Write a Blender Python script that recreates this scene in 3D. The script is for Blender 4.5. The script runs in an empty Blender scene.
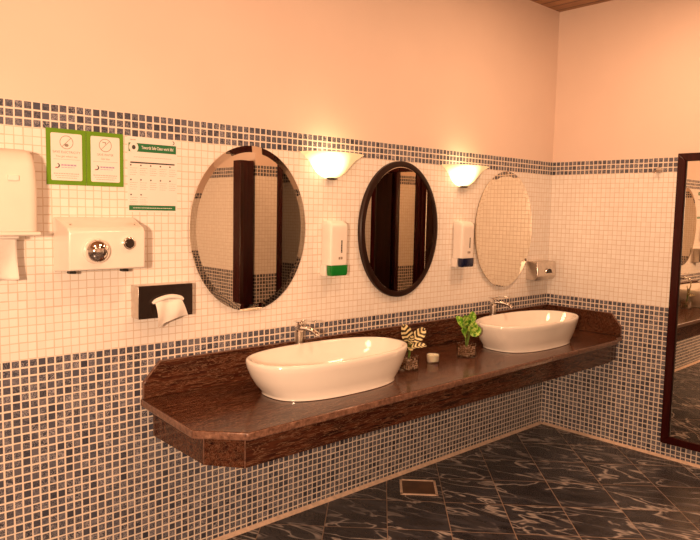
import bpy, bmesh, math, random
from mathutils import Vector, Matrix, Euler
R = math.radians; PI = math.pi
scene = bpy.context.scene
COL = scene.collection
random.seed(7)

# ------------------------------------------------------------ dimensions
PT = 0.0321                 # mosaic pitch
Z1, Z2, ZC = 0.995, 1.967, 3.04   # top of dark zone, top of border, ceiling
ZB = Z2 - 3*0.0324
XW, YF = -6.2, -4.1         # far left wall, far front wall
ZT = 0.760                  # worktop height

# ------------------------------------------------------------ node helpers
class NT:
    def __init__(s, name):
        s.m = bpy.data.materials.new(name); s.m.use_nodes = True
        s.t = s.m.node_tree; s.b = s.t.nodes['Principled BSDF']
    def n(s, typ, **kw):
        x = s.t.nodes.new(typ)
        for k, v in kw.items(): setattr(x, k, v)
        return x
    def l(s, a, b): s.t.links.new(a, b)
    def put(s, sock, v):
        if isinstance(v, (int, float)): sock.default_value = v
        elif isinstance(v, (tuple, list)): sock.default_value = v
        else: s.l(v, sock)
    def math(s, op, a, b=0.0, c=None, clamp=False):
        x = s.n('ShaderNodeMath', operation=op); x.use_clamp = clamp
        s.put(x.inputs[0], a); s.put(x.inputs[1], b)
        if c is not None: s.put(x.inputs[2], c)
        return x.outputs[0]
    def mix(s, f, a, b, mode='MIX'):
        x = s.n('ShaderNodeMix', data_type='RGBA', blend_type=mode)
        s.put(x.inputs[0], f); s.put(x.inputs[6], a); s.put(x.inputs[7], b)
        return x.outputs[2]
    def ramp(s, f, stops):
        x = s.n('ShaderNodeValToRGB'); s.put(x.inputs[0], f)
        e = x.color_ramp.elements
        e[0].position, e[0].color = stops[0][0], stops[0][1]
        e[1].position, e[1].color = stops[-1][0], stops[-1][1]
        for p, c in stops[1:-1]:
            q = e.new(p); q.color = c
        return x.outputs[0]
    def xyz(s, kind='Object'):
        tc = s.n('ShaderNodeTexCoord'); sp = s.n('ShaderNodeSeparateXYZ')
        s.l(tc.outputs[kind], sp.inputs[0]); return tc.outputs[kind], sp.outputs
    def comb(s, x, y, z=0.0):
        c = s.n('ShaderNodeCombineXYZ')
        s.put(c.inputs[0], x); s.put(c.inputs[1], y); s.put(c.inputs[2], z); return c.outputs[0]
    def noise(s, vec, scale, detail=2, rough=.5, dist=0):
        x = s.n('ShaderNodeTexNoise'); s.put(x.inputs['Vector'], vec)
        x.inputs['Scale'].default_value = scale; x.inputs['Detail'].default_value = detail
        x.inputs['Roughness'].default_value = rough; x.inputs['Distortion'].default_value = dist
        return x.outputs['Fac'], x.outputs['Color']
    def bump(s, h, strength=.3, dist=.002):
        x = s.n('ShaderNodeBump'); x.inputs['Strength'].default_value = strength
        x.inputs['Distance'].default_value = dist; s.put(x.inputs['Height'], h)
        s.l(x.outputs[0], s.b.inputs['Normal'])

def C4(r, g, b): return (r, g, b, 1)

def simple(name, col, rough=.5, metal=0, var=0.06, scale=12, coat=0, bump=0, **kw):
    k = NT(name); v, _ = k.xyz()
    f, _c = k.noise(v, scale, 3)
    lo = tuple(c*(1-var) for c in col); hi = tuple(min(1, c*(1+var)) for c in col)
    k.l(k.ramp(f, [(.3, C4(*lo)), (.7, C4(*hi))]), k.b.inputs['Base Color'])
    k.b.inputs['Roughness'].default_value = rough
    k.b.inputs['Metallic'].default_value = metal
    k.b.inputs['Coat Weight'].default_value = coat
    for a, b in kw.items(): k.b.inputs[a.replace('_', ' ')].default_value = b
    if bump: k.bump(f, bump, .001)
    return k.m

def mosaic(name, axis, dark, top):
    """small square mosaic; rows counted down from z = top"""
    k = NT(name); v, o = k.xyz()
    h = o[0] if axis == 'x' else o[1]
    pz = PT if dark == 1 else 0.0324
    u = k.math('DIVIDE', h, PT if dark else 0.0324); w = k.math('DIVIDE', k.math('SUBTRACT', top, o[2]), pz)
    fu, fw = k.math('FRACT', u), k.math('FRACT', w)
    cu, cw = k.math('FLOOR', u), k.math('FLOOR', w)
    wn = k.n('ShaderNodeTexWhiteNoise', noise_dimensions='3D'); k.l(k.comb(cu, cw, 3.3), wn.inputs['Vector'])
    rnd, rc = wn.outputs['Value'], wn.outputs['Color']
    # every tile sits a touch off its place
    sc = k.n('ShaderNodeSeparateColor'); k.l(rc, sc.inputs[0])
    du = k.math('MULTIPLY_ADD', sc.outputs[0], .05, -.025)
    dw = k.math('MULTIPLY_ADD', sc.outputs[1], .05, -.025)
    a = k.math('ABSOLUTE', k.math('SUBTRACT', k.math('ADD', fu, du), .5))
    b = k.math('ABSOLUTE', k.math('SUBTRACT', k.math('ADD', fw, dw), .5))
    m = k.math('MAXIMUM', a, b)
    half = .415 if dark else .455
    mask = k.math('MULTIPLY', k.math('SUBTRACT', half, m), 40, clamp=True)
    if dark:
        off = k.n('ShaderNodeVectorMath', operation='MULTIPLY_ADD')
        k.l(rc, off.inputs[0]); off.inputs[1].default_value = (9, 9, 9); k.l(v, off.inputs[2])
        f1, _ = k.noise(off.outputs[0], 55, 4, .65, 1.6)
        vein = k.math('SUBTRACT', 1, k.math('MULTIPLY', k.math('ABSOLUTE', k.math('SUBTRACT', f1, .5)), 20), clamp=True)
        amt = k.math('MULTIPLY', vein, k.math('MULTIPLY_ADD', sc.outputs[2], .75, .0))
        base = k.ramp(rnd, [(0, C4(.034, .038, .056)), (.6, C4(.070, .078, .110)), (.92, C4(.11, .115, .15)), (1, C4(.16, .15, .17))])
        f2, _ = k.noise(off.outputs[0], 28, 3)
        base = k.mix(k.math('MULTIPLY', f2, .30), base, C4(.10, .10, .14))
        col = k.mix(amt, base, C4(.66, .62, .64))
        col = k.mix(mask, C4(.80, .71, .62), col)
    else:
        base = k.ramp(rnd, [(0, C4(.85, .81, .76)), (1, C4(.90, .87, .83))])
        col = k.mix(mask, C4(.66, .56, .46), base)
    k.l(col, k.b.inputs['Base Color'])
    rr = k.math('MULTIPLY_ADD', mask, -.45, .72)
    k.l(rr, k.b.inputs['Roughness'])
    k.bump(mask, .25, .0015)
    return k.m

M = {}
for ax in 'xy':
    M['dark'+ax] = mosaic('dark_mosaic_'+ax, ax, 1, Z1)
    M['bord'+ax] = mosaic('border_mosaic_'+ax, ax, 2, Z2)
    M['white'+ax] = mosaic('white_mosaic_'+ax, ax, 0, Z2)
M['plaster'] = simple('peach_plaster', (.80, .65, .56), .75, var=.02, scale=3, bump=.05)
M['grout'] = simple('pink_grout', (.74, .56, .44), .8, var=.15, scale=40)

def granite():
    k = NT('brown_granite'); v, o = k.xyz()
    st = k.comb(k.math('MULTIPLY', o[0], 1.5), k.math('MULTIPLY', o[1], 14), k.math('MULTIPLY', o[2], 14))
    f, _ = k.noise(st, 2.0, 5, .55, 1.6)
    f2, _ = k.noise(st, 4.5, 4, .55, 2.2)
    c = k.ramp(f, [(.30, C4(.018, .005, .003)), (.46, C4(.042, .012, .006)), (.56, C4(.085, .026, .012)), (.64, C4(.032, .010, .005)), (.8, C4(.11, .045, .024))])
    vein = k.math('SUBTRACT', 1, k.math('MULTIPLY', k.math('ABSOLUTE', k.math('SUBTRACT', f2, .52)), 30), clamp=True)
    c = k.mix(k.math('MULTIPLY', vein, .5), c, C4(.34, .20, .12))
    k.l(c, k.b.inputs['Base Color']); k.b.inputs['Roughness'].default_value = .16
    k.b.inputs['Specular IOR Level'].default_value = .35
    return k.m
M['granite'] = granite()

def granite_edge():
    k = NT('granite_honed_edge'); v, o = k.xyz()
    f, _ = k.noise(v, 60, 4, .7)
    k.l(k.ramp(f, [(.35, C4(.09, .042, .028)), (.6, C4(.24, .13, .09)), (.75, C4(.4, .26, .19))]), k.b.inputs['Base Color'])
    k.b.inputs['Roughness'].default_value = .3
    return k.m
M['edge'] = granite_edge()

def floor_mat():
    k = NT('dark_slate_tiles'); v, o = k.xyz()
    p = .335; s2 = .70710678
    U = k.math('DIVIDE', k.math('ADD', k.math('MULTIPLY', k.math('ADD', o[0], o[1]), s2), 1.145), p)
    V = k.math('DIVIDE', k.math('SUBTRACT', k.math('MULTIPLY', k.math('SUBTRACT', o[0], o[1]), s2), .082), .317)
    fu, fw = k.math('FRACT', U), k.math('FRACT', V)
    wn = k.n('ShaderNodeTexWhiteNoise', noise_dimensions='3D'); k.l(k.comb(k.math('FLOOR', U), k.math('FLOOR', V), 1.7), wn.inputs['Vector'])
    m = k.math('MAXIMUM', k.math('ABSOLUTE', k.math('SUBTRACT', fu, .5)), k.math('ABSOLUTE', k.math('SUBTRACT', fw, .5)))
    mask = k.math('MULTIPLY', k.math('SUBTRACT', .4955, m), 200, clamp=True)
    off = k.n('ShaderNodeVectorMath', operation='MULTIPLY_ADD')
    k.l(wn.outputs['Color'], off.inputs[0]); off.inputs[1].default_value = (5, 5, 5)
    k.l(k.comb(k.math('MULTIPLY', k.math('MULTIPLY_ADD', V, .30, U), .85), k.math('MULTIPLY', V, .30)), off.inputs[2])
    f, _ = k.noise(off.outputs[0], 2.8, 3, .50, .9)
    d = k.math('ABSOLUTE', k.math('SUBTRACT', f, .5))
    vein = k.math('SUBTRACT', 1, k.math('MULTIPLY', d, 34), clamp=True)
    halo = k.math('SUBTRACT', 1, k.math('MULTIPLY', d, 9), clamp=True)
    g, _ = k.noise(off.outputs[0], 1.3, 3, .5)
    gate = k.math('MULTIPLY', k.math('SUBTRACT', g, .38), 6, clamp=True)
    fb, _ = k.noise(off.outputs[0], 6, 6, .7)
    base = k.ramp(fb, [(.3, C4(.014, .014, .018)), (.7, C4(.060, .058, .066))])
    base = k.mix(k.math('MULTIPLY', halo, .28), base, C4(.10, .11, .15))
    col = k.mix(k.math('MULTIPLY', k.math('MULTIPLY', vein, gate), .9), base, C4(.55, .50, .48))
    col = k.mix(mask, C4(.30, .21, .16), col)
    k.l(col, k.b.inputs['Base Color'])
    k.l(k.math('MULTIPLY_ADD', mask, -.35, .62), k.b.inputs['Roughness'])
    k.bump(mask, .2, .002)
    return k.m
M['floor'] = floor_mat()

def ceil_mat():
    k = NT('slatted_wood_ceiling'); v, o = k.xyz()
    u = k.math('DIVIDE', k.math('ADD', o[0], .05), .10); f = k.math('FRACT', u)
    wn = k.n('ShaderNodeTexWhiteNoise', noise_dimensions='1D'); k.l(k.math('FLOOR', u), wn.inputs['W'])
    gap = k.math('MULTIPLY', k.math('SUBTRACT', .46, k.math('ABSOLUTE', k.math('SUBTRACT', f, .5))), 30, clamp=True)
    g, _ = k.noise(k.comb(k.math('MULTIPLY', o[0], 30), k.math('MULTIPLY', o[1], 2)), 2, 5, .6)
    c = k.ramp(g, [(.3, C4(.26, .12, .05)), (.7, C4(.44, .23, .10))])
    c = k.mix(k.math('MULTIPLY', wn.outputs['Value'], .3), c, C4(.22, .10, .045))
    c = k.mix(gap, C4(.05, .02, .01), c)
    k.l(c, k.b.inputs['Base Color']); k.b.inputs['Roughness'].default_value = .45
    k.bump(gap, .5, .006)
    return k.m
M['ceil'] = ceil_mat()

def wood(name, a, b, rough=.22):
    k = NT(name); v, o = k.xyz()
    g, _ = k.noise(k.comb(k.math('MULTIPLY', o[0], 24), k.math('MULTIPLY', o[1], 24), k.math('MULTIPLY', o[2], 1.5)), 1.5, 5, .6, .5)
    k.l(k.ramp(g, [(.3, C4(*a)), (.75, C4(*b))]), k.b.inputs['Base Color'])
    k.b.inputs['Roughness'].default_value = rough; k.b.inputs['Specular IOR Level'].default_value = .3
    return k.m
M['mahog'] = wood('dark_mahogany', (.022, .002, .002), (.045, .005, .004))
M['door'] = wood('dark_door_wood', (.014, .004, .003), (.040, .010, .006), .2)
M['bronze'] = wood('dark_brown_rim', (.010, .003, .002), (.028, .009, .005), .4)
M['silver'] = simple('mirror_silver', (.84, .77, .66), .0, 1, var=0)
M['mback'] = simple('mirror_back', (.25, .18, .12), .5)
M['chrome'] = simple('chrome', (.86, .83, .80), .07, 1, var=.01)
M['steel'] = simple('brushed_steel', (.62, .56, .50), .28, 1, var=.08, scale=60)
M['ceramic'] = simple('white_ceramic', (.87, .84, .79), .12, coat=.5, var=.01)
M['plastic'] = simple('white_plastic', (.86, .80, .74), .3, var=.02)
M['plastic2'] = simple('cream_plastic', (.84, .76, .68), .38, var=.02)
M['enamel'] = simple('white_enamel', (.86, .79, .72), .25, var=.02, coat=.3)
M['black'] = simple('glossy_black_panel', (.020, .012, .009), .12, var=.2, coat=.4)
M['blackp'] = simple('black_rubber', (.015, .013, .012), .5)
M['green'] = simple('translucent_green_plastic', (.008, .19, .025), .2)
M['navy'] = simple('navy_plastic', (.008, .012, .045), .2)
M['paper'] = simple('tissue_paper', (.87, .82, .76), .85, var=.03, scale=30, bump=.3)
M['card'] = simple('white_card', (.86, .80, .76), .45, var=.01)
M['lime'] = simple('lime_green_print', (.13, .30, .008), .4)
M['dgreen'] = simple('dark_green_print', (.02, .17, .06), .4)
M['ink'] = simple('black_ink', (.05, .05, .045), .5)
M['grey_ink'] = simple('grey_brown_ink', (.30, .25, .20), .5)
M['faint_ink'] = simple('faint_ink', (.50, .42, .38), .5)
M['purple_ink'] = simple('violet_ink', (.42, .32, .50), .5)
M['red_ink'] = simple('red_ink', (.60, .14, .16), .5)
M['wax'] = simple('cream_wax', (.88, .84, .70), .5, var=.02, Subsurface_Weight=.2)
M['stem'] = simple('green_stem', (.12, .24, .03), .5)

def glass(name, col=(1, 1, 1), rough=0.0):
    k = NT(name); k.b.inputs['Base Color'].default_value = C4(*col)
    v, _ = k.xyz(); f, _c = k.noise(v, 20, 2)
    k.l(k.ramp(f, [(0, C4(*[c*.97 for c in col])), (1, C4(*col))]), k.b.inputs['Base Color'])
    k.b.inputs['Transmission Weight'].default_value = 1; k.b.inputs['Roughness'].default_value = rough
    k.b.inputs['IOR'].default_value = 1.45
    return k.m
M['glass'] = glass('clear_glass', (1, .97, .93))

def pebble_mat():
    k = NT('mixed_pebbles'); v, o = k.xyz()
    vo = k.n('ShaderNodeTexVoronoi'); k.l(v, vo.inputs['Vector']); vo.inputs['Scale'].default_value = 75
    sc = k.n('ShaderNodeSeparateColor'); k.l(vo.outputs['Color'], sc.inputs[0])
    k.l(k.ramp(sc.outputs[0], [(0, C4(.10, .05, .03)), (.4, C4(.34, .20, .12)), (.7, C4(.60, .44, .32)), (1, C4(.75, .62, .5))]), k.b.inputs['Base Color'])
    k.b.inputs['Roughness'].default_value = .4
    return k.m
M['pebble'] = pebble_mat()

def leaf_mat(name, dark, light, stripes, width):
    """UV: u along the leaf, v across"""
    k = NT(name)
    tc = k.n('ShaderNodeTexCoord'); sp = k.n('ShaderNodeSeparateXYZ'); k.l(tc.outputs['UV'], sp.inputs[0])
    u, v = sp.outputs[0], sp.outputs[1]
    av = k.math('ABSOLUTE', k.math('SUBTRACT', v, .5))
    n, _ = k.noise(tc.outputs['UV'], 5, 3)
    s = k.math('SINE', k.math('MULTIPLY', k.math('ADD', k.math('SUBTRACT', u, k.math('MULTIPLY', av, .35)), k.math('MULTIPLY', n, .10)), stripes*2*PI))
    f = k.math('MULTIPLY', k.math('SUBTRACT', s, width), 5, clamp=True)
    k.l(k.mix(f, C4(*dark), C4(*light)), k.b.inputs['Base Color'])
    k.b.inputs['Roughness'].default_value = .35
    return k.m
M['leaf_v'] = leaf_mat('cream_striped_leaf', (.035, .022, .008), (.80, .70, .38), 4.2, -.1)
def marbled(name):
    k = NT(name); tc = k.n('ShaderNodeTexCoord'); f, _ = k.noise(tc.outputs['Object'], 60, 3, .6)
    k.l(k.ramp(f, [(.38, C4(.05, .20, .012)), (.5, C4(.16, .42, .03)), (.6, C4(.55, .72, .16))]), k.b.inputs['Base Color']); k.b.inputs['Roughness'].default_value = .3
    return k.m
M['leaf_g'] = marbled('green_marbled_leaf')

def shade_mat():
    k = NT('frosted_shade'); v, o = k.xyz()
    # a lit lamp: it gives light itself, hot spot painted into the emission, left of and below the bulb
    k.b.inputs['Base Color'].default_value = C4(.9, .8, .62)
    k.b.inputs['Roughness'].default_value = .35
    d = k.n('ShaderNodeVectorMath', operation='DISTANCE'); k.l(v, d.inputs[0]); d.inputs[1].default_value = (-.065, -.07, -.070)
    g = k.math('SUBTRACT', 1, k.math('DIVIDE', d.outputs['Value'], .135), clamp=True)
    g = k.math('POWER', g, 1.5)
    k.l(k.mix(g, C4(1, .62, .25), C4(1, .86, .58)), k.b.inputs['Emission Color'])
    k.l(k.math('MULTIPLY_ADD', g, 6.5, .42), k.b.inputs['Emission Strength'])
    return k.m
M['shade'] = shade_mat()

# ------------------------------------------------------------ mesh helpers
def obj(name, bm, mat, parent=None, bevel=0, smooth=False, seg=2, angle=35):
    me = bpy.data.meshes.new(name)
    bmesh.ops.recalc_face_normals(bm, faces=bm.faces[:])
    bm.to_mesh(me); bm.free()
    o = bpy.data.objects.new(name, me); COL.objects.link(o)
    for m in (mat if isinstance(mat, (list, tuple)) else [mat]): me.materials.append(m)
    if bevel:
        b = o.modifiers.new('bevel', 'BEVEL'); b.width = bevel; b.segments = seg; b.limit_method = 'ANGLE'; b.angle_limit = R(30)
    if smooth or bevel:
        for p in me.polygons: p.use_smooth = True
        try: me.set_sharp_from_angle(angle=R(angle))
        except Exception: pass
    if parent is not None: o.parent = parent
    return o

def thing(name, label, cat, loc=(0, 0, 0), group=None, rz=0):
    o = bpy.data.objects.new(name, None); COL.objects.link(o); o.empty_display_size = .05
    o.location = loc; o.rotation_euler = (0, 0, rz)
    o['label'] = label; o['category'] = cat
    if group: o['group'] = group
    return o

def tag(o, label, cat, group=None):
    o['label'] = label; o['category'] = cat
    if group: o['group'] = group
    return o

def box(bm, x0, x1, y0, y1, z0, z1, mi=0, mat=None):
    vs = [bm.verts.new((x, y, z)) for x in (x0, x1) for y in (y0, y1) for z in (z0, z1)]
    if mat is not None:
        for v in vs: v.co = mat @ v.co
    fs = []
    for idx in ((0, 1, 3, 2), (4, 6, 7, 5), (0, 4, 5, 1), (2, 3, 7, 6), (0, 2, 6, 4), (1, 5, 7, 3)):
        f = bm.faces.new([vs[i] for i in idx]); f.material_index = mi; fs.append(f)
    return fs

def B(*a, **k):
    bm = bmesh.new(); box(bm, *a, **k); return bm

def prism(bm, pts, z0, z1, mi=0, mat=None, side_mi=None):
    """pts in xy, extruded in z"""
    lo = [bm.verts.new((x, y, z0)) for x, y in pts]; hi = [bm.verts.new((x, y, z1)) for x, y in pts]
    if mat is not None:
        for v in lo+hi: v.co = mat @ v.co
    n = len(pts)
    bm.faces.new(lo[::-1]).material_index = mi; bm.faces.new(hi).material_index = mi
    for i in range(n):
        bm.faces.new((lo[i], lo[(i+1) % n], hi[(i+1) % n], hi[i])).material_index = mi if side_mi is None else side_mi

def cyl(bm, p0, p1, r0, r1=None, seg=24, caps=True, mi=0):
    r1 = r0 if r1 is None else r1
    p0, p1 = Vector(p0), Vector(p1); d = (p1-p0).normalized()
    a = d.orthogonal().normalized(); b = d.cross(a)
    r = []
    for p, rr in ((p0, r0), (p1, r1)):
        r.append([bm.verts.new(p+(a*math.cos(t)+b*math.sin(t))*rr) for t in [2*PI*i/seg for i in range(seg)]])
    for i in range(seg):
        bm.faces.new((r[0][i], r[0][(i+1) % seg], r[1][(i+1) % seg], r[1][i])).material_index = mi
    if caps:
        bm.faces.new(r[0][::-1]).material_index = mi; bm.faces.new(r[1]).material_index = mi

def tube(bm, pts, r, seg=12):
    pts = [Vector(p) for p in pts]; rings = []
    up = Vector((0.3, .2, 1)).normalized()
    for i, p in enumerate(pts):
        d = (pts[min(i+1, len(pts)-1)]-pts[max(i-1, 0)]).normalized()
        a = d.cross(up)
        if a.length < 1e-3: a = d.orthogonal()
        a.normalize(); b = d.cross(a)
        rr = r[i] if isinstance(r, (list, tuple)) else r
        rings.append([bm.verts.new(p+(a*math.cos(t)+b*math.sin(t))*rr) for t in [2*PI*j/seg for j in range(seg)]])
    loft(bm, rings)

def loft(bm, rings, cap0=True, cap1=True, closed=True):
    n = len(rings[0])
    for a, b in zip(rings, rings[1:]):
        for i in range(n if closed else n-1):
            bm.faces.new((a[i], a[(i+1) % n], b[(i+1) % n], b[i]))
    if cap0: bm.faces.new(rings[0][::-1])
    if cap1: bm.faces.new(rings[-1])

def blob(bm, c, r, rings=8, seg=12, rot=None):
    mt = Matrix.Translation(c) @ (rot or Matrix.Identity(4)) @ Matrix.Diagonal((r[0], r[1], r[2], 1))
    bmesh.ops.create_uvsphere(bm, u_segments=seg, v_segments=rings, radius=1, matrix=mt)

def rrect(w, h, r, n=6):
    out = []
    for cx, cy, a0 in ((w/2-r, h/2-r, 0), (-w/2+r, h/2-r, 90), (-w/2+r, -h/2+r, 180), (w/2-r, -h/2+r, 270)):
        for i in range(n+1):
            a = R(a0+90*i/n); out.append((cx+r*math.cos(a), cy+r*math.sin(a)))
    return out

# maps local (x, y) of a drawing to the back wall: (x, depth, z)
WALLM = Matrix(((1, 0, 0, 0), (0, 0, -1, 0), (0, 1, 0, 0), (0, 0, 0, 1)))

# ------------------------------------------------------------ setting
def struct(o): o['kind'] = 'structure'; return o

def clad(name, x0, x1, y0, y1, mosaic_top=Z2, plaster_in=0):
    bm = bmesh.new()
    mats = [M['plaster'], M['bordx'], M['bordy'], M['whitex'], M['whitey'], M['darkx'], M['darky']]
    for (a, b, base) in ((0, Z1, 5), (Z1, ZB, 3), (ZB, Z2, 1)):
        for f in box(bm, x0, x1, y0, y1, a, b):
            f.normal_update(); f.material_index = base + (1 if abs(f.normal.x) > .5 else 0)
    p = plaster_in
    box(bm, x0+p, x1-p, y0+p, y1-p, Z2, ZC, 0)
    return struct(obj(name, bm, mats))

clad('wall_back', XW, 0.12, 0, .12)
clad('wall_right', 0, .12, YF, 0)
clad('wall_left', XW-.12, XW, YF, .12)
clad('wall_front', XW, .12, YF-.12, YF)
clad('wall_cubicle', -1.05, -.81, -2.45, -2.35)
clad('wall_partition', -1.0, -.90, YF, -2.45)
struct(obj('floor', B(XW-.12, .12, YF-.12, .12, -.1, 0), M['floor']))
struct(obj('ceiling', B(XW-.12, .12, YF-.12, .12, ZC, ZC+.1), M['ceil']))
# light grout cove where wall meets floor
bm = bmesh.new(); prism(bm, [(0, 0), (-.022, 0), (0, .014)], XW, 0, mat=Matrix(((0, 0, 1, 0), (1, 0, 0, 0), (0, 1, 0, 0), (0, 0, 0, 1))))
struct(obj('trim_1', bm, M['grout']))
bm = bmesh.new(); prism(bm, [(0, 0), (-.022, 0), (0, .014)], YF, -.022, mat=Matrix(((1, 0, 0, 0), (0, 0, 1, 0), (0, 1, 0, 0), (0, 0, 0, 1))))
struct(obj('trim_2', bm, M['grout']))
# dark timber jambs and the open cubicle door, seen only in the mirrors
bm = bmesh.new(); box(bm, -1.215, -1.14, -2.45, -2.33, 0, 2.0); box(bm, -1.14, -1.065, -2.47, -2.345, 0, 2.0)
struct(obj('trim_3', bm, M['mahog'], bevel=.006))
struct(obj('trim_4', B(-.81, -.75, -2.46, -2.34, 0, 2.0), M['mahog'], bevel=.006))
d = bpy.data.objects.new('door_1', None); COL.objects.link(d); d.location = (-.745, -2.40, 0); d.rotation_euler = (0, 0, R(-57)); d['kind'] = 'structure'
obj('door_leaf', B(0, .60, -.02, .02, .02, 1.985), M['door'], d, bevel=.004)
bm = bmesh.new(); box(bm, .27, .34, .02, .026, 1.02, 1.10); cyl(bm, (.305, .026, 1.06), (.305, .05, 1.06), .012)
obj('lock_plate', bm, M['steel'], d, bevel=.002)
bm = bmesh.new(); box(bm, .285, .325, .02, .026, 1.76, 1.86); tube(bm, [(.305, .026, 1.82), (.305, .05, 1.80), (.305, .06, 1.82)], .005)
obj('coat_hook', bm, M['steel'], d)

d = bpy.data.objects.new('door_2', None); COL.objects.link(d); d.location = (-1.20, -2.335, 0); d.rotation_euler = (0, 0, R(123)); d['kind'] = 'structure'
obj('door_leaf', B(.02, .57, -.015, .015, .02, 1.94), M['door'], d, bevel=.004)
struct(obj('added_beam', B(-2.6, -.001, -2.46, -2.36, 2.4, ZC-.001), M['mahog'], bevel=.006))  # added unseen beam, gives the mirror's top edge something dark to reflect
# square floor access panel, set on the diagonal like the tiles
t = thing('floor_access_panel', 'small square brown cover with thick pinkish grout edge set into dark floor tiles', 'floor cover', (-1.627, -.209, 0), rz=R(45))
bm = bmesh.new()
for a in range(4):
    mt = Matrix.Rotation(a*PI/2, 4, 'Z')
    box(bm, -.106, .106, .092, .106, .0002, .006, mat=mt)
obj('grout_edge', bm, M['grout'], t, bevel=.002)
M['cover'] = simple('rusty_brown_cover', (.10, .045, .018), .3, var=.5, scale=9)
obj('cover_plate', B(-.093, .093, -.093, .093, .0002, .003), M['cover'], t)

# ------------------------------------------------------------ vanity counter
XL = -3.248; YD = -.662; YR = -.60
t = thing('vanity_counter', 'long dark brown granite vanity counter with chamfered corner running along the mosaic wall', 'counter', (0, 0, 0))
pts = [(-.001, -.001), (-.001, YR), (-.10, YD+.06), (-.16, YD+.02), (-3.100, YD), (XL, -.510), (XL+.035, -.001)]
bm = bmesh.new(); prism(bm, pts, ZT-.032, ZT, 0, side_mi=1)
obj('slab', bm, [M['granite'], M['edge']], t, bevel=.005)
# apron under the slab, set back
ap = [(-.001, -.02), (-.001, YR+.04), (-.16, -.585), (-3.065, -.585), (-3.168, -.455), (-3.165, -.02)]
bm = bmesh.new(); prism(bm, ap, ZT-.168, ZT-.032, 0)
obj('apron', bm, M['granite'], t, bevel=.002)
for (x, y) in ((-3.065, -.585), (-3.168, -.455)):
    bm = bmesh.new(); cyl(bm, (x, y, ZT-.167), (x, y, ZT-.034), .0025, seg=8); obj('joint', bm, M['edge'], t)
# splashbacks with a cut corner
bm = bmesh.new(); prism(bm, [(-3.205, ZT+.0005), (-3.205, ZT+.072), (-3.128, ZT+.158), (-.001, ZT+.155), (-.001, ZT+.0005)], .001, .022, mat=WALLM, side_mi=1)
obj('back_splash', bm, [M['granite'], M['edge']], t, bevel=.003)
m_r = Matrix(((0, 0, -1, 0), (1, 0, 0, 0), (0, 1, 0, 0), (0, 0, 0, 1)))
bm = bmesh.new(); prism(bm, [(-.0225, ZT+.0005), (-.0225, ZT+.155), (-.52, ZT+.152), (-.592, ZT+.065), (-.592, ZT+.0005)], .001, .022, mat=m_r, side_mi=1)
obj('side_splash', bm, [M['granite'], M['edge']], t, bevel=.003)

# ------------------------------------------------------------ basins
def se(a, b, n, z, N=72):
    out = []
    for i in range(N):
        th = 2*PI*i/N; c, s = math.cos(th), math.sin(th)
        out.append((a*math.copysign(abs(c)**(2/n), c), b*math.copysign(abs(s)**(2/n), s), z))
    return out
def make_basin(x, y, label):
    t = thing('vessel_basin', label, 'sink', (x, y, ZT+.0005), 'white vessel basins on the counter')
    H = .167
    prof = [(.345, .175, 2.6, 0), (.358, .187, 2.6, .002), (.358, .187, 2.6, .008), (.362, .184, 2.6, .016), (.395, .196, 2.5, .050), (.422, .202, 2.45, .090), (.441, .211, 2.4, .130), (.447, .215, 2.4, .152),
            (.445, .213, 2.4, .164), (.440, .208, 2.4, H), (.430, .199, 2.4, H-.001), (.422, .192, 2.4, H-.007), (.395, .178, 2.4, .115), (.345, .155, 2.4, .070), (.27, .12, 2.3, .038), (.16, .08, 2.2, .024), (.05, .05, 2, .020)]
    bm = bmesh.new(); rings = []
    for a, b, n, z in prof: rings.append([bm.verts.new(p) for p in se(a, b, n, z)])
    loft(bm, rings)
    obj('bowl', bm, M['ceramic'], t, smooth=True, angle=60)
    bm = bmesh.new(); cyl(bm, (0, 0, .0195), (0, 0, .024), .032, .028, 24); blob(bm, (0, 0, .025), (.02, .02, .004))
    obj('drain', bm, M['chrome'], t, smooth=True)
    return t
make_basin(-2.413, -.330, 'white oval vessel basin nearer the hand dryer, between the counter end and the striped plant')
make_basin(-.768, -.342, 'white oval vessel basin in the far right corner of the counter, beside the green plant')

def make_tap(x, y, label):
    t = thing('basin_tap', label, 'tap', (x, y, ZT+.0005), 'chrome taps behind the basins')
    bm = bmesh.new(); cyl(bm, (0, 0, 0), (0, 0, .008), .028, .026, 28); cyl(bm, (0, 0, .008), (0, 0, .215), .022, .021, 28)
    obj('column', bm, M['steel'], t, bevel=.001)
    bm = bmesh.new(); cyl(bm, (0, 0, .215), (0, 0, .222), .023, .024, 28); cyl(bm, (0, 0, .222), (0, 0, .252), .024, .022, 28); cyl(bm, (0, 0, .252), (0, 0, .262), .022, .015, 28)
    obj('head', bm, M['chrome'], t, smooth=True, angle=40)
    bm = bmesh.new(); tube(bm, [(0, -.01, .232), (0, -.06, .236), (0, -.11, .232), (0, -.135, .222), (0, -.14, .212)], [.013, .012, .012, .012, .011], 16)
    obj('spout', bm, M['chrome'], t, smooth=True)
    bm = bmesh.new(); bx = Matrix.Translation((0, 0, .262)) @ Matrix.Rotation(R(-7), 4, 'X')
    box(bm, -.020, .020, -.035, .028, 0, .009, mat=bx); box(bm, -.010, .010, -.125, -.035, .001, .007, mat=bx)
    obj('lever', bm, M['chrome'], t, bevel=.002)
    return t
make_tap(-2.395, -.060, 'chrome mixer tap behind the basin nearer the hand dryer')
make_tap(-.755, -.060, 'chrome mixer tap behind the far right corner basin')

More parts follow.
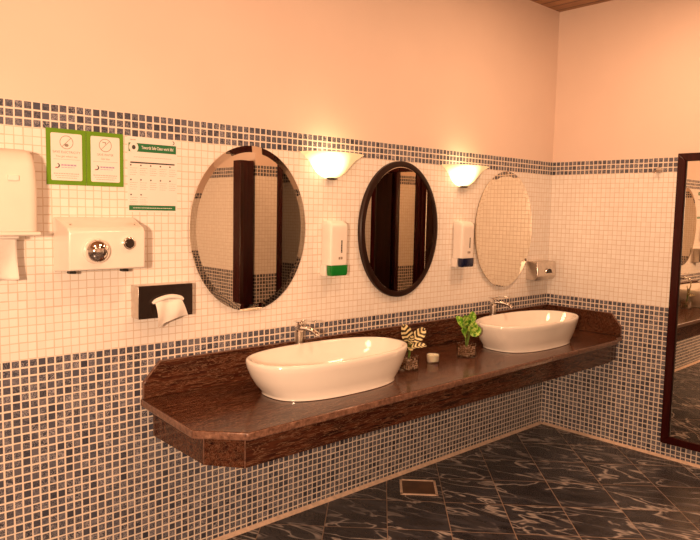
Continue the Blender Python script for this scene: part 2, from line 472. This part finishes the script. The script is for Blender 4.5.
# ------------------------------------------------------------ oval mirrors
def make_mirror(x, z, a, b, label, rim=None, clips=(), drop=.003):
    t = thing('oval_mirror', label, 'mirror', (x, .0005, z), 'oval wall mirrors above the counter')
    N = 96; T = .022; bev = .030
    def ring(bm, sa, sb, y): return [bm.verts.new((sa*math.cos(2*PI*i/N), y, sb*math.sin(2*PI*i/N))) for i in range(N)]
    bm = bmesh.new()
    loft(bm, [ring(bm, a-.01, b-.01, 0), ring(bm, a-.004, b-.004, -T+.008)])
    obj('backing', bm, M['mback'], t)
    bm = bmesh.new()
    loft(bm, [ring(bm, a, b, -T+.0085), ring(bm, a, b, -T+drop-.0005)], cap1=False)
    r1 = ring(bm, a, b, -T+drop-.0005); r2 = ring(bm, a-bev, b-bev, -T)
    loft(bm, [r1, r2], cap0=False)
    obj('mirror_glass', bm, M['silver'], t)
    if rim:
        bm = bmesh.new(); rr = []
        for i in range(N):
            th = 2*PI*i/N; c, s = math.cos(th), math.sin(th); sec = []
            for k, (dr, y) in enumerate(((.000, -.002), (.006, -.002), (.006, -.020), (.001, -.026), (-.010, -.0285), (-.026, -.027), (-.027, -.0235), (.0, -.0235))):
                sec.append(bm.verts.new(((a+dr)*c, y, (b+dr)*s)))
            rr.append(sec)
        rr.append(rr[0])
        for p, q in zip(rr, rr[1:]):
            for j in range(8): bm.faces.new((p[j], p[(j+1) % 8], q[(j+1) % 8], q[j]))
        obj('rim', bm, rim, t, smooth=True)
    for cx, cz in clips:
        bm = bmesh.new(); box(bm, cx-.011, cx+.011, -.030, 0, cz-.009, cz+.009)
        obj('clip', bm, M['chrome'], t, bevel=.003)
    return t
make_mirror(-2.66, 1.487, .325, .390, 'large oval mirror without a rim, showing dark posts, nearest the paper notices')
make_mirror(-1.630, 1.480, .318, .385, 'oval mirror with dark brown rim hanging between the two wall lamps', rim=M['bronze'])
make_mirror(-.594, 1.475, .325, .392, 'pale oval mirror near the room corner reflecting light mosaic tiles', clips=[(0, .385), (.27, -.215)], drop=.0012)

# full-length mirror on the right wall
t = thing('full_length_mirror', 'tall rectangular mirror in dark mahogany frame on the right wall', 'mirror', (-.0055, -1.415, 0), rz=R(.65))
hw, z0, z1, fw = .508, .105, 1.985, .050
bm = bmesh.new()
mr = Matrix(((0, 0, -1, 0), (1, 0, 0, 0), (0, 1, 0, 0), (0, 0, 0, 1)))
out = [(-hw, z0), (hw, z0), (hw, z1), (-hw, z1)]; inn = [(-hw+fw, z0+fw), (hw-fw, z0+fw), (hw-fw, z1-fw), (-hw+fw, z1-fw)]
for i in range(4):
    j = (i+1) % 4
    prism(bm, [out[i], out[j], inn[j], inn[i]], 0, .028, mat=mr)
obj('frame', bm, M['mahog'], t, bevel=.004)
bm = bmesh.new(); prism(bm, [(-hw+fw-.002, z0+fw-.002), (hw-fw+.002, z0+fw-.002), (hw-fw+.002, z1-fw+.002), (-hw+fw-.002, z1-fw+.002)], .002, .014, mat=mr)
obj('mirror_glass', bm, M['silver'], t)
bm = bmesh.new()
for sx in (-1, 1):
    bm = bmesh.new()
    for (a, b) in (((hw-fw)*sx, (hw-fw-.006)*sx),): prism(bm, [(min(a, b), z0+fw), (max(a, b), z0+fw), (max(a, b), z1-fw), (min(a, b), z1-fw)], .014, .020, mat=mr)
    obj('inner_bead', bm, M['bronze'], t)

# ------------------------------------------------------------ wall lamps
def make_sconce(x, label):
    t = thing('wall_lamp', label, 'lamp', (x, .0005, 1.875), 'glowing half-bowl wall lamps')
    NU, NV = 40, 20; RX, DY, HZ = .198, .150, .128
    def prof(v):   # v 0 bottom, 1 top
        pts = [(0, .0), (.02, .16), (.10, .31), (.25, .46), (.45, .57), (.62, .66), (.78, .76), (.90, .88), (1.0, 1.0)]
        for (a, ra), (b, rb) in zip(pts, pts[1:]):
            if v <= b: return ra+(rb-ra)*(v-a)/(b-a)
        return 1
    vs = [0, .02, .06, .1, .17, .25, .35, .45, .55, .62, .7, .78, .84, .9, .95, 1]
    bm = bmesh.new(); g = []
    for shell in (0, 1):
        gg = []
        for v in vs:
            r = max(prof(v)-shell*.035, 0); row = []
            for i in range(NU+1):
                th = PI*i/NU
                row.append(bm.verts.new((RX*r*math.cos(th)*-1, -DY*r*math.sin(th)**.9 if 0 < i < NU else 0, -HZ*(1-v)+(shell*.004 if v < .9 else 0))))
            gg.append(row)
        g.append(gg)
    for s in (0, 1):
        for a, b in zip(g[s], g[s][1:]):
            for i in range(NU): bm.faces.new((a[i], a[i+1], b[i+1], b[i]))
    for i in range(NU): bm.faces.new((g[0][-1][i], g[0][-1][i+1], g[1][-1][i+1], g[1][-1][i]))
    bmesh.ops.remove_doubles(bm, verts=bm.verts[:], dist=1e-5)
    obj('lamp_shade', bm, M['shade'], t, smooth=True, angle=80)
    bm = bmesh.new(); blob(bm, (0, -.022, -.128), (.034, .020, .007)); obj('bracket', bm, M['bronze'], t, smooth=True)
    bm = bmesh.new(); cyl(bm, (0, -.006, -.004), (0, -.03, -.004), .008, seg=12); blob(bm, (0, -.034, -.002), (.009, .006, .009)); obj('knob', bm, M['steel'], t, smooth=True)
    L = bpy.data.lights.new('lamp_bulb', 'POINT'); L.energy = LAMP_W; L.color = (1, .62, .26); L.shadow_soft_size = .03
    lo = bpy.data.objects.new('lamp_bulb', L); COL.objects.link(lo); lo.parent = t; lo.location = (0, -.065, .012)
    return t
LAMP_W = .08
make_sconce(-2.165, 'lit half-bowl wall lamp left of the dark-rimmed mirror, beside the largest mirror')
make_sconce(-1.065, 'lit half-bowl wall lamp right of the dark-rimmed mirror, beside the pale corner mirror')

# ------------------------------------------------------------ soap dispensers
def make_soap(x, col, label):
    t = thing('soap_dispenser', label, 'dispenser', (x, .0005, 1.245), 'wall soap dispensers')
    W, H, D = .125, .285, .085
    def body(z0, z1, w, d, bot_r=0):
        bm = bmesh.new(); rings = []
        zs = [z0+(z1-z0)*i/14 for i in range(15)]
        for z in zs:
            f = z/H
            dd = d*(1-.06*(1-f)) * (1 if f < .86 else math.sqrt(max(0.0, 1-((f-.86)/.145)**2))*.40+.60)
            ww = w*(1 if f < .93 else 1-.12*((f-.93)/.07)**2)
            rings.append([bm.verts.new((px, -dd/2+py, z)) for px, py in [(p[0], p[1]) for p in rrect(ww, dd, min(.02, dd*.35), 5)]])
        loft(bm, rings); return bm
    obj('housing', body(.055, H, W, D), M['plastic'], t, smooth=True, angle=50)
    obj('back_plate', B(-W/2-.002, W/2-.02, -.045, 0, -.004, .0549), M['plastic'], t, bevel=.006)
    bm = bmesh.new()
    rings = []
    for z, s in ((.0, .90), (.008, .97), (.03, 1.0), (.0545, 1.0)):
        rings.append([bm.verts.new((px*s, -.0455+(py-.021)*s, z)) for px, py in rrect(W-.004, .042, .012, 5)])
    loft(bm, rings)
    obj('push_bar', bm, col, t, smooth=True, angle=50)
    bm = bmesh.new()   # vertical strip of worn lettering
    yy = -D*.965
    random.seed(3)
    z = .12
    while z < .185:
        h = random.uniform(.005, .009); box(bm, .010, .018, -D*.985-.0005, -D*.9, z, z+h); z += h+.0015
    obj('lettering', bm, M['ink'], t); bm = bmesh.new(); box(bm, -.004, .004, -D*.985-.0005, -D*.9, .085, .098); obj('drop_symbol', bm, M['grey_ink'], t); bm = bmesh.new(); box(bm, .010, .020, -D*.985-.0005, -D*.9, .085, .098)
    obj('bar_symbol', bm, M['grey_ink'], t)
    return t
make_soap(-2.155, M['green'], 'white soap dispenser with green bottom, below the lamp beside the large mirror')
make_soap(-1.075, M['navy'], 'white soap dispenser with dark navy bottom, beside the pale corner mirror')

# ------------------------------------------------------------ hand dryer
t = thing('hand_dryer', 'white boxy hand dryer with round chrome nozzle and button on tiled wall', 'hand dryer', (-3.405, .0005, 1.325))
mx = Matrix(((0, 0, 1, 0), (1, 0, 0, 0), (0, 1, 0, 0), (0, 0, 0, 1)))
bm = bmesh.new()
pr = [(0, 0), (-.140, .014), (-.142, .160), (-.128, .176), (-.02, .212), (0, .214)]
# left end leans slightly inwards towards the front, right end too
lo = [bm.verts.new((-.157+.010*(-y/.14), y, z)) for y, z in pr]; hi = [bm.verts.new((.165-.012*(-y/.14), y, z)) for y, z in pr]
bm.faces.new(lo); bm.faces.new(hi[::-1])
for i in range(len(pr)):
    j = (i+1) % len(pr); bm.faces.new((lo[i], lo[j], hi[j], hi[i]))
obj('casing', bm, M['enamel'], t, bevel=.006, seg=3)
bm = bmesh.new(); cyl(bm, (-.048, -.138, .088), (-.048, -.148, .088), .050, .048, 36)
obj('nozzle_ring', bm, M['enamel'], t, bevel=.003)
bm = bmesh.new(); blob(bm, (-.046, -.150, .087), (.047, .040, .047), 16, 28)
for v in bm.verts[:]:
    if v.co.y > -.1475: v.co.y = -.1475
nz = obj('nozzle', bm, M['chrome'], t, smooth=True)
bm = bmesh.new(); cyl(bm, (.082, -.138, .114), (.082, -.156, .114), .026, .024, 32)
bt = obj('push_button', bm, M['chrome'], t, bevel=.003)
bm = bmesh.new(); cyl(bm, (.082, -.156, .114), (.082, -.160, .114), .019, .017, 32)
obj('button_face', bm, M['black'], bt, bevel=.001)
for sx in (-.125, .13):
    bm = bmesh.new(); blob(bm, (sx, -.100, .1865), (.005, .005, .003)); obj('screw', bm, M['steel'], t, smooth=True)
for sx in (-.11, .10):
    bm = bmesh.new(); box(bm, sx-.012, sx+.012, -.075, -.045, -.004, .006); obj('rubber_pad', bm, M['blackp'], t)

# ------------------------------------------------------------ paper towel dispenser
t = thing('towel_dispenser', 'white towel dispenser at the picture edge with paper hanging below', 'dispenser', (-3.825, .0005, 1.48))
bm = bmesh.new(); rings = []
for z, s, dd in ((0, .97, .165), (.01, 1, .185), (.15, 1, .190), (.24, .985, .180), (.275, .97, .165), (.292, .93, .14), (.298, .88, .11)):
    rings.append([bm.verts.new((px*s, -dd/2+py, z)) for px, py in rrect(.315, dd, .035, 8)])
loft(bm, rings); obj('housing', bm, M['plastic2'], t, smooth=True, angle=50)
obj('bottom_lip', B(-.150, .162, -.186, -.01, -.006, .0085), M['plastic2'], t, bevel=.005)
obj('exit_chute', B(-.10, .10, -.15, -.04, -.018, -.0065), M['plastic'], t, bevel=.005)
obj('badge', B(.055, .09, -.1945, -.18, .185, .203), M['plastic'], t, bevel=.002)
obj('lock', B(.1555, .1600, -.075, -.06, .165, .185), M['steel'], t, bevel=.002)
bm = bmesh.new(); nx, nz_ = 14, 14; g = []
for j in range(nz_+1):
    v = j/nz_; row = []
    for i in range(nx+1):
        u = i/nx
        x = -.02+.125*u - .012*v*(1-u) + .004*v*v*u; z = -.012-.145*v-.03*(1-u)*v+.01*math.sin(u*5)*v
        y = -.105-.022*math.sin(u*PI*1.5+v*1.5)*(.3+v*.7)
        row.append(bm.verts.new((x, y, z)))
    g.append(row)
for j in range(nz_):
    for i in range(nx): bm.faces.new((g[j][i], g[j][i+1], g[j+1][i+1], g[j+1][i]))
pp = obj('paper_towel', bm, M['paper'], t, smooth=True); s = pp.modifiers.new('s', 'SOLIDIFY'); s.thickness = .0012

# ------------------------------------------------------------ facial tissue box
t = thing('tissue_dispenser', 'flat wall tissue dispenser with black front and a white tissue hanging out', 'dispenser', (-3.125, .0005, 1.116))
W, H, D = .250, .140, .072
obj('case', B(-W/2, W/2, -D+.003, 0, 0, H), M['steel'], t, bevel=.003)
obj('front_panel', B(-W/2+.001, W/2-.001, -D, -D+.0028, .001, H-.001), M['black'], t, bevel=.001)
bm = bmesh.new()
pts = [(-.068+.140*i/12, -D-.010-.008*math.sin(PI*i/12), .066+.020*math.sin(PI*i/12)**.8+.008*i/12) for i in range(13)]
tube(bm, pts, [.006]+[.010]*11+[.007], 12)
nx, nz_ = 18, 14; g = []
for j in range(nz_+1):
    v = j/nz_; row = []
    for i in range(nx+1):
        u = i/nx
        x = -.060+.122*u+.022*v*u+.012*v - .02*v*(1-u)*0
        z = .078-.004*abs(u-.5)-v*(.118-.045*u-.010*math.sin(u*PI))
        y = -D-.014-.010*math.sin(v*PI)-.006*math.sin(u*9+v*3)
        row.append(bm.verts.new((x, y, z)))
    g.append(row)
for j in range(nz_):
    for i in range(nx): bm.faces.new((g[j][i], g[j][i+1], g[j+1][i+1], g[j+1][i]))
pp = obj('tissue', bm, M['paper'], t, smooth=True)

# ------------------------------------------------------------ steel dispenser in the corner
t = thing('steel_dispenser', 'small stainless steel tissue dispenser on the wall by the room corner', 'dispenser', (-.172, .0005, 1.112))
W, H, D = .235, .135, .10
bm = bmesh.new()
prism(bm, [(0, .0), (-D+.02, .0), (-D, .03), (-D+.008, H), (0, H)], -W/2, W/2, mat=mx)
obj('case', bm, M['steel'], t, bevel=.006, seg=3)
bm = bmesh.new()
for i in range(13):
    a = PI*i/12
    p = (0.02+.042*math.cos(a), -D-.001, .050+.036*math.sin(a))
pts = [(.02+.042*math.cos(PI*i/16), -D-.0015, .050+.036*math.sin(PI*i/16)) for i in range(17)]
tube(bm, pts, .0035, 8); obj('opening_rim', bm, M['chrome'], t, smooth=True)
bm = bmesh.new(); prism(bm, [(.02+.038*math.cos(PI*i/16), .050+.032*math.sin(PI*i/16)) for i in range(17)], D-.004, D+.0005, mat=WALLM)
obj('opening', bm, M['blackp'], t)

# ------------------------------------------------------------ notices
DEPS = bpy.context.evaluated_depsgraph_get()
def text_into(bm, s, x, y, size, depth, width=None, align='CENTER', bold=0):
    """lay a line of lettering into bm on the back wall, x/y local, front at -depth"""
    cu = bpy.data.curves.new('t', 'FONT'); cu.body = s; cu.size = size; cu.align_x = align; cu.align_y = 'CENTER'; cu.extrude = 0; cu.offset = bold
    ob = bpy.data.objects.new('t', cu); COL.objects.link(ob)
    bpy.context.view_layer.update(); dg = bpy.context.evaluated_depsgraph_get()
    me = bpy.data.meshes.new_from_object(ob.evaluated_get(dg))
    xs = [v.co.x for v in me.vertices]; sc = 1
    if width and xs: sc = width/(max(xs)-min(xs))
    for v in me.vertices: v.co = (x+v.co.x*sc, -depth, y+v.co.y)
    bm.from_mesh(me)
    bpy.data.objects.remove(ob); bpy.data.curves.remove(cu); bpy.data.meshes.remove(me)

def flat(bm, pts, d0, d1): prism(bm, pts, d0, d1, mat=WALLM)
def rect(x0, x1, y0, y1): return [(x0, y0), (x1, y0), (x1, y1), (x0, y1)]

def worn_line(bm, x0, x1, y, h, depth, seed):
    """print too small to read: words as little dashes"""
    rd = random.Random(seed); x = x0
    while x < x1-.002:
        w = min(rd.uniform(.004, .012), x1-x); flat(bm, rect(x, x+w, y-h/2, y+h/2), depth-.0003, depth); x += w+.0018

def notice(xc, head, sub, label):
    t = thing('framed_notice', label, 'sign', (xc, .0005, 1.769), 'green-bordered paper notices')
    bm = bmesh.new(); flat(bm, rect(-.0755, .0755, -.107, .107), 0, .004); obj('green_border', bm, M['lime'], t, bevel=.001)
    bm = bmesh.new(); flat(bm, rrect(.118, .180, .006), .004, .0048); obj('white_panel', bm, M['card'], t)
    bm = bmesh.new(); N = 40
    for i in range(N):
        a, b = 2*PI*i/N, 2*PI*(i+1)/N
        flat(bm, [(.0235*math.cos(a), .056+.0235*math.sin(a)), (.0258*math.cos(a), .056+.0258*math.sin(a)), (.0258*math.cos(b), .056+.0258*math.sin(b)), (.0235*math.cos(b), .056+.0235*math.sin(b))], .0048, .0053)
    mt = WALLM @ Matrix.Translation((0, .056, 0)) @ Matrix.Rotation(R(45), 4, 'Z')
    prism(bm, rect(-.024, .024, -.001, .001), .0048, .0053, mat=mt)
    if 'WATER' in head:
        flat(bm, rect(-.012, .002, .066, .069), .0048, .0052); flat(bm, rect(-.001, .002, .060, .069), .0048, .0052)
    else:
        prism(bm, [(.008*math.cos(2*PI*i/12), .045+.006*math.sin(2*PI*i/12)) for i in range(12)], .0048, .0052, mat=WALLM)
    obj('prohibition_symbol', bm, M['grey_ink'], t)
    bm = bmesh.new(); text_into(bm, head, 0, .018, .0125, .0053, width=.105 if len(head) > 12 else .066)
    text_into(bm, sub, 0, .002, .0105, .0053, width=.082 if len(sub) > 8 else .034)
    obj('lettering', bm, M['grey_ink'], t)
    bm = bmesh.new(); flat(bm, rect(-.050, .050, -.0100, -.0088), .0048, .0052)
    for k, yy in enumerate((-.064, -.072, -.080)): worn_line(bm, -.050+k*.006, .050-k*.006, yy, .0022 if k else .0032, .0052, k+len(head))
    obj('small_print', bm, M['faint_ink'], t)
    bm = bmesh.new()
    for i in range(9):
        a, b = R(-130+25*i), R(-130+25*(i+1)); w = .0016+.0034*math.sin(PI*(i+.5)/9)
        flat(bm, [((.009-w)*math.cos(a)-.035, (.009-w)*math.sin(a)-.034), (.009*math.cos(a)-.035, .009*math.sin(a)-.034), (.009*math.cos(b)-.035, .009*math.sin(b)-.034), ((.009-w)*math.cos(b)-.035, (.009-w)*math.sin(b)-.034)], .0048, .0053)
    obj('logo_swirl', bm, M['ink'], t)
    bm = bmesh.new(); flat(bm, rect(-.043, -.034, -.044, -.040), .0048, .0053); obj('logo_red_mark', bm, M['red_ink'], t)
    bm = bmesh.new(); worn_line(bm, -.021, .036, -.031, .006, .0052, 5); worn_line(bm, -.021, .030, -.040, .002, .0052, 6)
    obj('logo_lettering', bm, M['purple_ink'], t)
notice(-3.506, 'SAVE ELECTRICITY', 'You get what I say', 'green-bordered notice reading SAVE ELECTRICITY, left of the pair above the dryer')
notice(-3.3535, 'SAVE WATER', 'Use less', 'green-bordered notice reading SAVE WATER, right of the pair, beside the white poster')

t = thing('steps_poster', 'white paper poster with dark green title band and rows of small dots', 'poster', (-3.148, .0005, 1.715))
bm = bmesh.new(); flat(bm, rect(-.112, .112, -.155, .157), 0, .0012); obj('sheet', bm, M['card'], t)
bm = bmesh.new(); flat(bm, rect(-.107, .107, .096, .131), .0012, .0018); obj('title_band', bm, M['dgreen'], t)
bm = bmesh.new(); flat(bm, rect(-.107, .104, -.147, -.126), .0012, .0018); obj('footer_band', bm, M['dgreen'], t)
bm = bmesh.new(); prism(bm, [(-.085+.020*math.cos(2*PI*i/32), .113+.022*math.sin(2*PI*i/32)) for i in range(32)], .0018, .0023, mat=WALLM)
obj('round_emblem', bm, M['card'], t); bm = bmesh.new()
text_into(bm, 'Towards Safe Clean work life!', .022, .114, .018, .0021, width=.145, bold=.0003)
worn_line(bm, -.09, .09, -.137, .0025, .0021, 12)
obj('white_lettering', bm, M['card'], t)
bm = bmesh.new(); prism(bm, [(-.085+.008*math.cos(2*PI*i/24), .113+.009*math.sin(2*PI*i/24)) for i in range(24)], .0023, .0027, mat=WALLM)
obj('emblem_dot', bm, M['ink'], t); bm = bmesh.new(); flat(bm, rect(-.100, .100, .048, .054), .0012, .0017); obj('dark_rule', bm, M['ink'], t)
for j, yy in enumerate((.040, -.020, -.082)):
    for i in range(5 if j < 2 else 2):
      bm = bmesh.new(); prism(bm, [(-.098+.044*i+.0035*math.cos(2*PI*q/10), yy+.0035*math.sin(2*PI*q/10)) for q in range(10)], .0012, .0018, mat=WALLM); obj('bullet', bm, M['ink'], t)
bm = bmesh.new()
for i in range(8):
    a, b = R(-100+26*i), R(-100+26*(i+1)); w = .001+.003*math.sin(PI*(i+.5)/8)
    flat(bm, [((.008-w)*math.cos(a)+.092, (.008-w)*math.sin(a)+.143), (.008*math.cos(a)+.092, .008*math.sin(a)+.143), (.008*math.cos(b)+.092, .008*math.sin(b)+.143), ((.008-w)*math.cos(b)+.092, (.008-w)*math.sin(b)+.143)], .0012, .0017)
obj('corner_logo', bm, M['ink'], t)
bm = bmesh.new()
worn_line(bm, -.085, .085, .074, .002, .0016, 1); worn_line(bm, -.10, -.075, .144, .004, .0016, 2)
for j, y0 in enumerate((.028, -.032, -.094)):
    for i in range(5 if j < 2 else 2):
        for k in range(4): worn_line(bm, -.102+.044*i, -.102+.044*i+.033-.006*(k % 2), y0-.009*k, .0016, .0016, j*40+i*6+k)
obj('small_print', bm, M['faint_ink'], t)

# hook on the right wall
t = thing('robe_hook', 'small metal robe hook on tiles near the tall mirror top', 'hook', (.0005, -.778, 1.882))
bm = bmesh.new(); cyl(bm, (0, 0, .004), (-.006, 0, .004), .020, .018, 28); obj('rose', bm, M['steel'], t, bevel=.001)
bm = bmesh.new()
for s in (-1, 1): tube(bm, [(-.006, 0, 0), (-.024, s*.008, -.010), (-.034, s*.020, -.014), (-.040, s*.028, -.004)], .0042, 10)
tube(bm, [(-.005, -.026, .0), (-.014, 0, -.004), (-.005, .026, .0)], .004, 10)
obj('prongs', bm, M['chrome'], t, smooth=True)

# ------------------------------------------------------------ plants
def leaf(parent, base, tip, up, width, mat, curl=.2, nu=12, nv=6):
    base, tip = Vector(base), Vector(tip); d = tip-base; L = d.length; d.normalize()
    n = Vector(up); n = (n-d*n.dot(d)).normalized(); s = d.cross(n)
    bm = bmesh.new(); uv = bm.loops.layers.uv.new('uv'); g = []; c = {}
    for i in range(nu+1):
        u = i/nu; w = width*.5*(math.sin(PI*min(1, u*.95+.04))**.55)*(1-.10*u); row = []
        if i == nu: w = width*.02
        for j in range(nv+1):
            v = j/nv*2-1
            p = base+d*(L*u)+s*(w*v)+n*(abs(v)**1.5*w*.35 - curl*L*u*u + curl*.3*L*u + .0012*math.sin(u*14+v*3))
            vv = bm.verts.new(p); c[vv] = (u, j/nv); row.append(vv)
        g.append(row)
    for i in range(nu):
        for j in range(nv):
            f = bm.faces.new((g[i][j], g[i][j+1], g[i+1][j+1], g[i+1][j]))
            for lp in f.loops: lp[uv].uv = c[lp.vert]
    o = obj('leaf', bm, mat, parent, smooth=True, angle=180)
    m = o.modifiers.new('s', 'SOLIDIFY'); m.thickness = .0008
    return o

def make_plant(x, y, label, mat, leaves, rz, S=.072):
    t = thing('potted_plant', label, 'plant', (x, y, ZT+.0005), 'small plants in glass cubes', rz=rz)
    h = S/2
    bm = bmesh.new(); w = .0035
    outer = rrect(S, S, .004, 3); inner = rrect(S-2*w, S-2*w, .003, 3)
    rings = [[bm.verts.new((a, b, z)) for a, b in p] for p, z in ((outer, 0), (outer, S*.98), (inner, S*.98), (inner, .006))]
    loft(bm, rings); pot = obj('glass_cube', bm, M['glass'], t)
    bm = bmesh.new(); rd = random.Random(int(abs(x)*100))
    for iz in range(5):
        for ix in range(5):
            for iy in range(5):
                c = Vector((-h+.0095+ix*(S-.019)/4, -h+.0095+iy*(S-.019)/4, .0125+iz*.0115))
                if iz == 4 and rd.random() < .25: continue
                blob(bm, c+Vector([rd.uniform(-.0008, .0008) for _ in range(3)]), (rd.uniform(.0048, .0056), rd.uniform(.0045, .0056), rd.uniform(.0040, .0054)), 6, 8, Euler((rd.random()*3, rd.random()*3, rd.random()*3)).to_matrix().to_4x4())
    o = obj('pebbles', bm, M['pebble'], t, smooth=True); o['kind'] = 'stuff'
    for (bx, by, bz), (tx, ty, tz), up, w, curl in leaves:
        bm = bmesh.new(); b = Vector((bx, by, bz)); r0 = Vector((bx*.25, by*.25, .058))
        mid = (b+r0)/2+Vector((0, 0, .006)); tube(bm, [r0, mid, b], .0016, 8)
        st = obj('stalk', bm, M['stem'], t, smooth=True)
        leaf(t, b, (tx, ty, tz), up, w, mat, curl)
    return t
# leaves face the room: local axes equal world axes (rz = 0)
VL = [((-.012, -.005, .155), (-.060, -.015, .245), (-.45, -.85, .2), .066, .12),
      ((.014, -.008, .150), (.088, -.035, .215), (-.2, -.85, .4), .064, .15),
      ((.006, -.012, .120), (.070, -.060, .140), (-.1, -.5, .8), .046, .3),
      ((-.006, -.012, .118), (-.050, -.060, .130), (-.4, -.6, .7), .044, .3),
      ((.000, -.005, .135), (-.006, -.028, .185), (-.3, -.8, .4), .034, .2)]
make_plant(-1.898, -.352, 'small plant with cream-striped leaves in a glass cube beside the near basin', M['leaf_v'], VL, 0, .077)
GL = [((-.022, -.005, .175), (-.060, -.030, .245), (-.3, -.9, .2), .066, .15),
      ((.008, -.005, .190), (.028, -.020, .262), (-.3, -.9, .1), .060, .12),
      ((-.024, -.012, .130), (-.082, -.035, .170), (-.4, -.8, .4), .062, .2),
      ((.014, -.012, .130), (.066, -.050, .165), (-.2, -.9, .4), .062, .2),
      ((.000, -.018, .145), (-.004, -.065, .200), (-.4, -.8, .4), .060, .2),
      ((.022, .005, .155), (.082, .010, .205), (-.2, -.9, .3), .058, .15),
      ((-.006, .015, .165), (-.045, .040, .235), (-.2, -.9, .2), .052, .15)]
make_plant(-1.395, -.340, 'small bushy bright green plant in a pebble-filled glass cube beside the far basin', M['leaf_g'], GL, 0, .080)

# tealight
t = thing('tealight_candle', 'small cream tealight in a low glass cup between the two plants', 'candle', (-1.660, -.315, ZT+.0005))
bm = bmesh.new(); N = 40
rings = [[bm.verts.new((r*math.cos(2*PI*i/N), r*math.sin(2*PI*i/N), z)) for i in range(N)] for r, z in ((.030, 0), (.034, .003), (.038, .048), (.0355, .048), (.0320, .007))]
loft(bm, rings); obj('glass_cup', bm, M['glass'], t, smooth=True, angle=50)
bm = bmesh.new(); cyl(bm, (0, 0, .0075), (0, 0, .043), .0312, .0340, 40); obj('wax', bm, M['wax'], t, bevel=.002)
bm = bmesh.new(); cyl(bm, (0, 0, .043), (.001, 0, .049), .001, .0007, 8); obj('wick', bm, M['blackp'], t)

# ------------------------------------------------------------ lights
def area(name, loc, target, size, energy, col, sy=None):
    L = bpy.data.lights.new(name, 'AREA'); L.energy = energy; L.color = col; L.size = size
    if sy: L.shape = 'RECTANGLE'; L.size_y = sy
    o = bpy.data.objects.new(name, L); COL.objects.link(o); o.location = loc
    o.rotation_euler = (Vector(target)-Vector(loc)).to_track_quat('-Z', 'Y').to_euler()
    return o
f = area('flash_lamp', (-5.25, -2.85, 1.66), (-1.5, 0, 1.45), .18, 84, (1, .60, .36)); f.data.shape = 'DISK'
for (x, y, e) in ((-4.3, -1.6, 8), (-2.6, -1.5, 12), (-1.0, -1.2, 17), (-4.6, -3.3, 8), (-2.6, -3.0, 7)):
    area('ceiling_lamp', (x, y, ZC-.02), (x, y, 0), .45, e, (1, .54, .29))
w = bpy.data.worlds.new('world'); scene.world = w; w.use_nodes = True
w.node_tree.nodes['Background'].inputs[0].default_value = (1, .56, .3, 1)
w.node_tree.nodes['Background'].inputs[1].default_value = .02

# ------------------------------------------------------------ camera
yaw, pitch, roll = .7419, -.0894, .0201
fw_ = Vector((math.cos(pitch)*math.sin(yaw), math.cos(pitch)*math.cos(yaw), math.sin(pitch)))
r_ = fw_.cross(Vector((0, 0, 1))).normalized(); u_ = r_.cross(fw_)
r2 = math.cos(roll)*r_+math.sin(roll)*u_; u2 = -math.sin(roll)*r_+math.cos(roll)*u_
cam = bpy.data.cameras.new('camera'); co = bpy.data.objects.new('camera', cam); COL.objects.link(co)
mt = Matrix((r2, u2, -fw_)).transposed().to_4x4(); mt.translation = (-4.4623, -2.6823, 1.5874)
co.matrix_world = mt
cam.sensor_fit = 'HORIZONTAL'; cam.sensor_width = 36; cam.lens = 36*670.42/700; cam.clip_start = .01
scene.camera = co
scene.view_settings.view_transform = 'Standard'
try: scene.view_settings.look = 'None'
except Exception: pass
scene.view_settings.gamma = 1; scene.view_settings.use_curve_mapping = False
scene.view_settings.exposure = 0.6
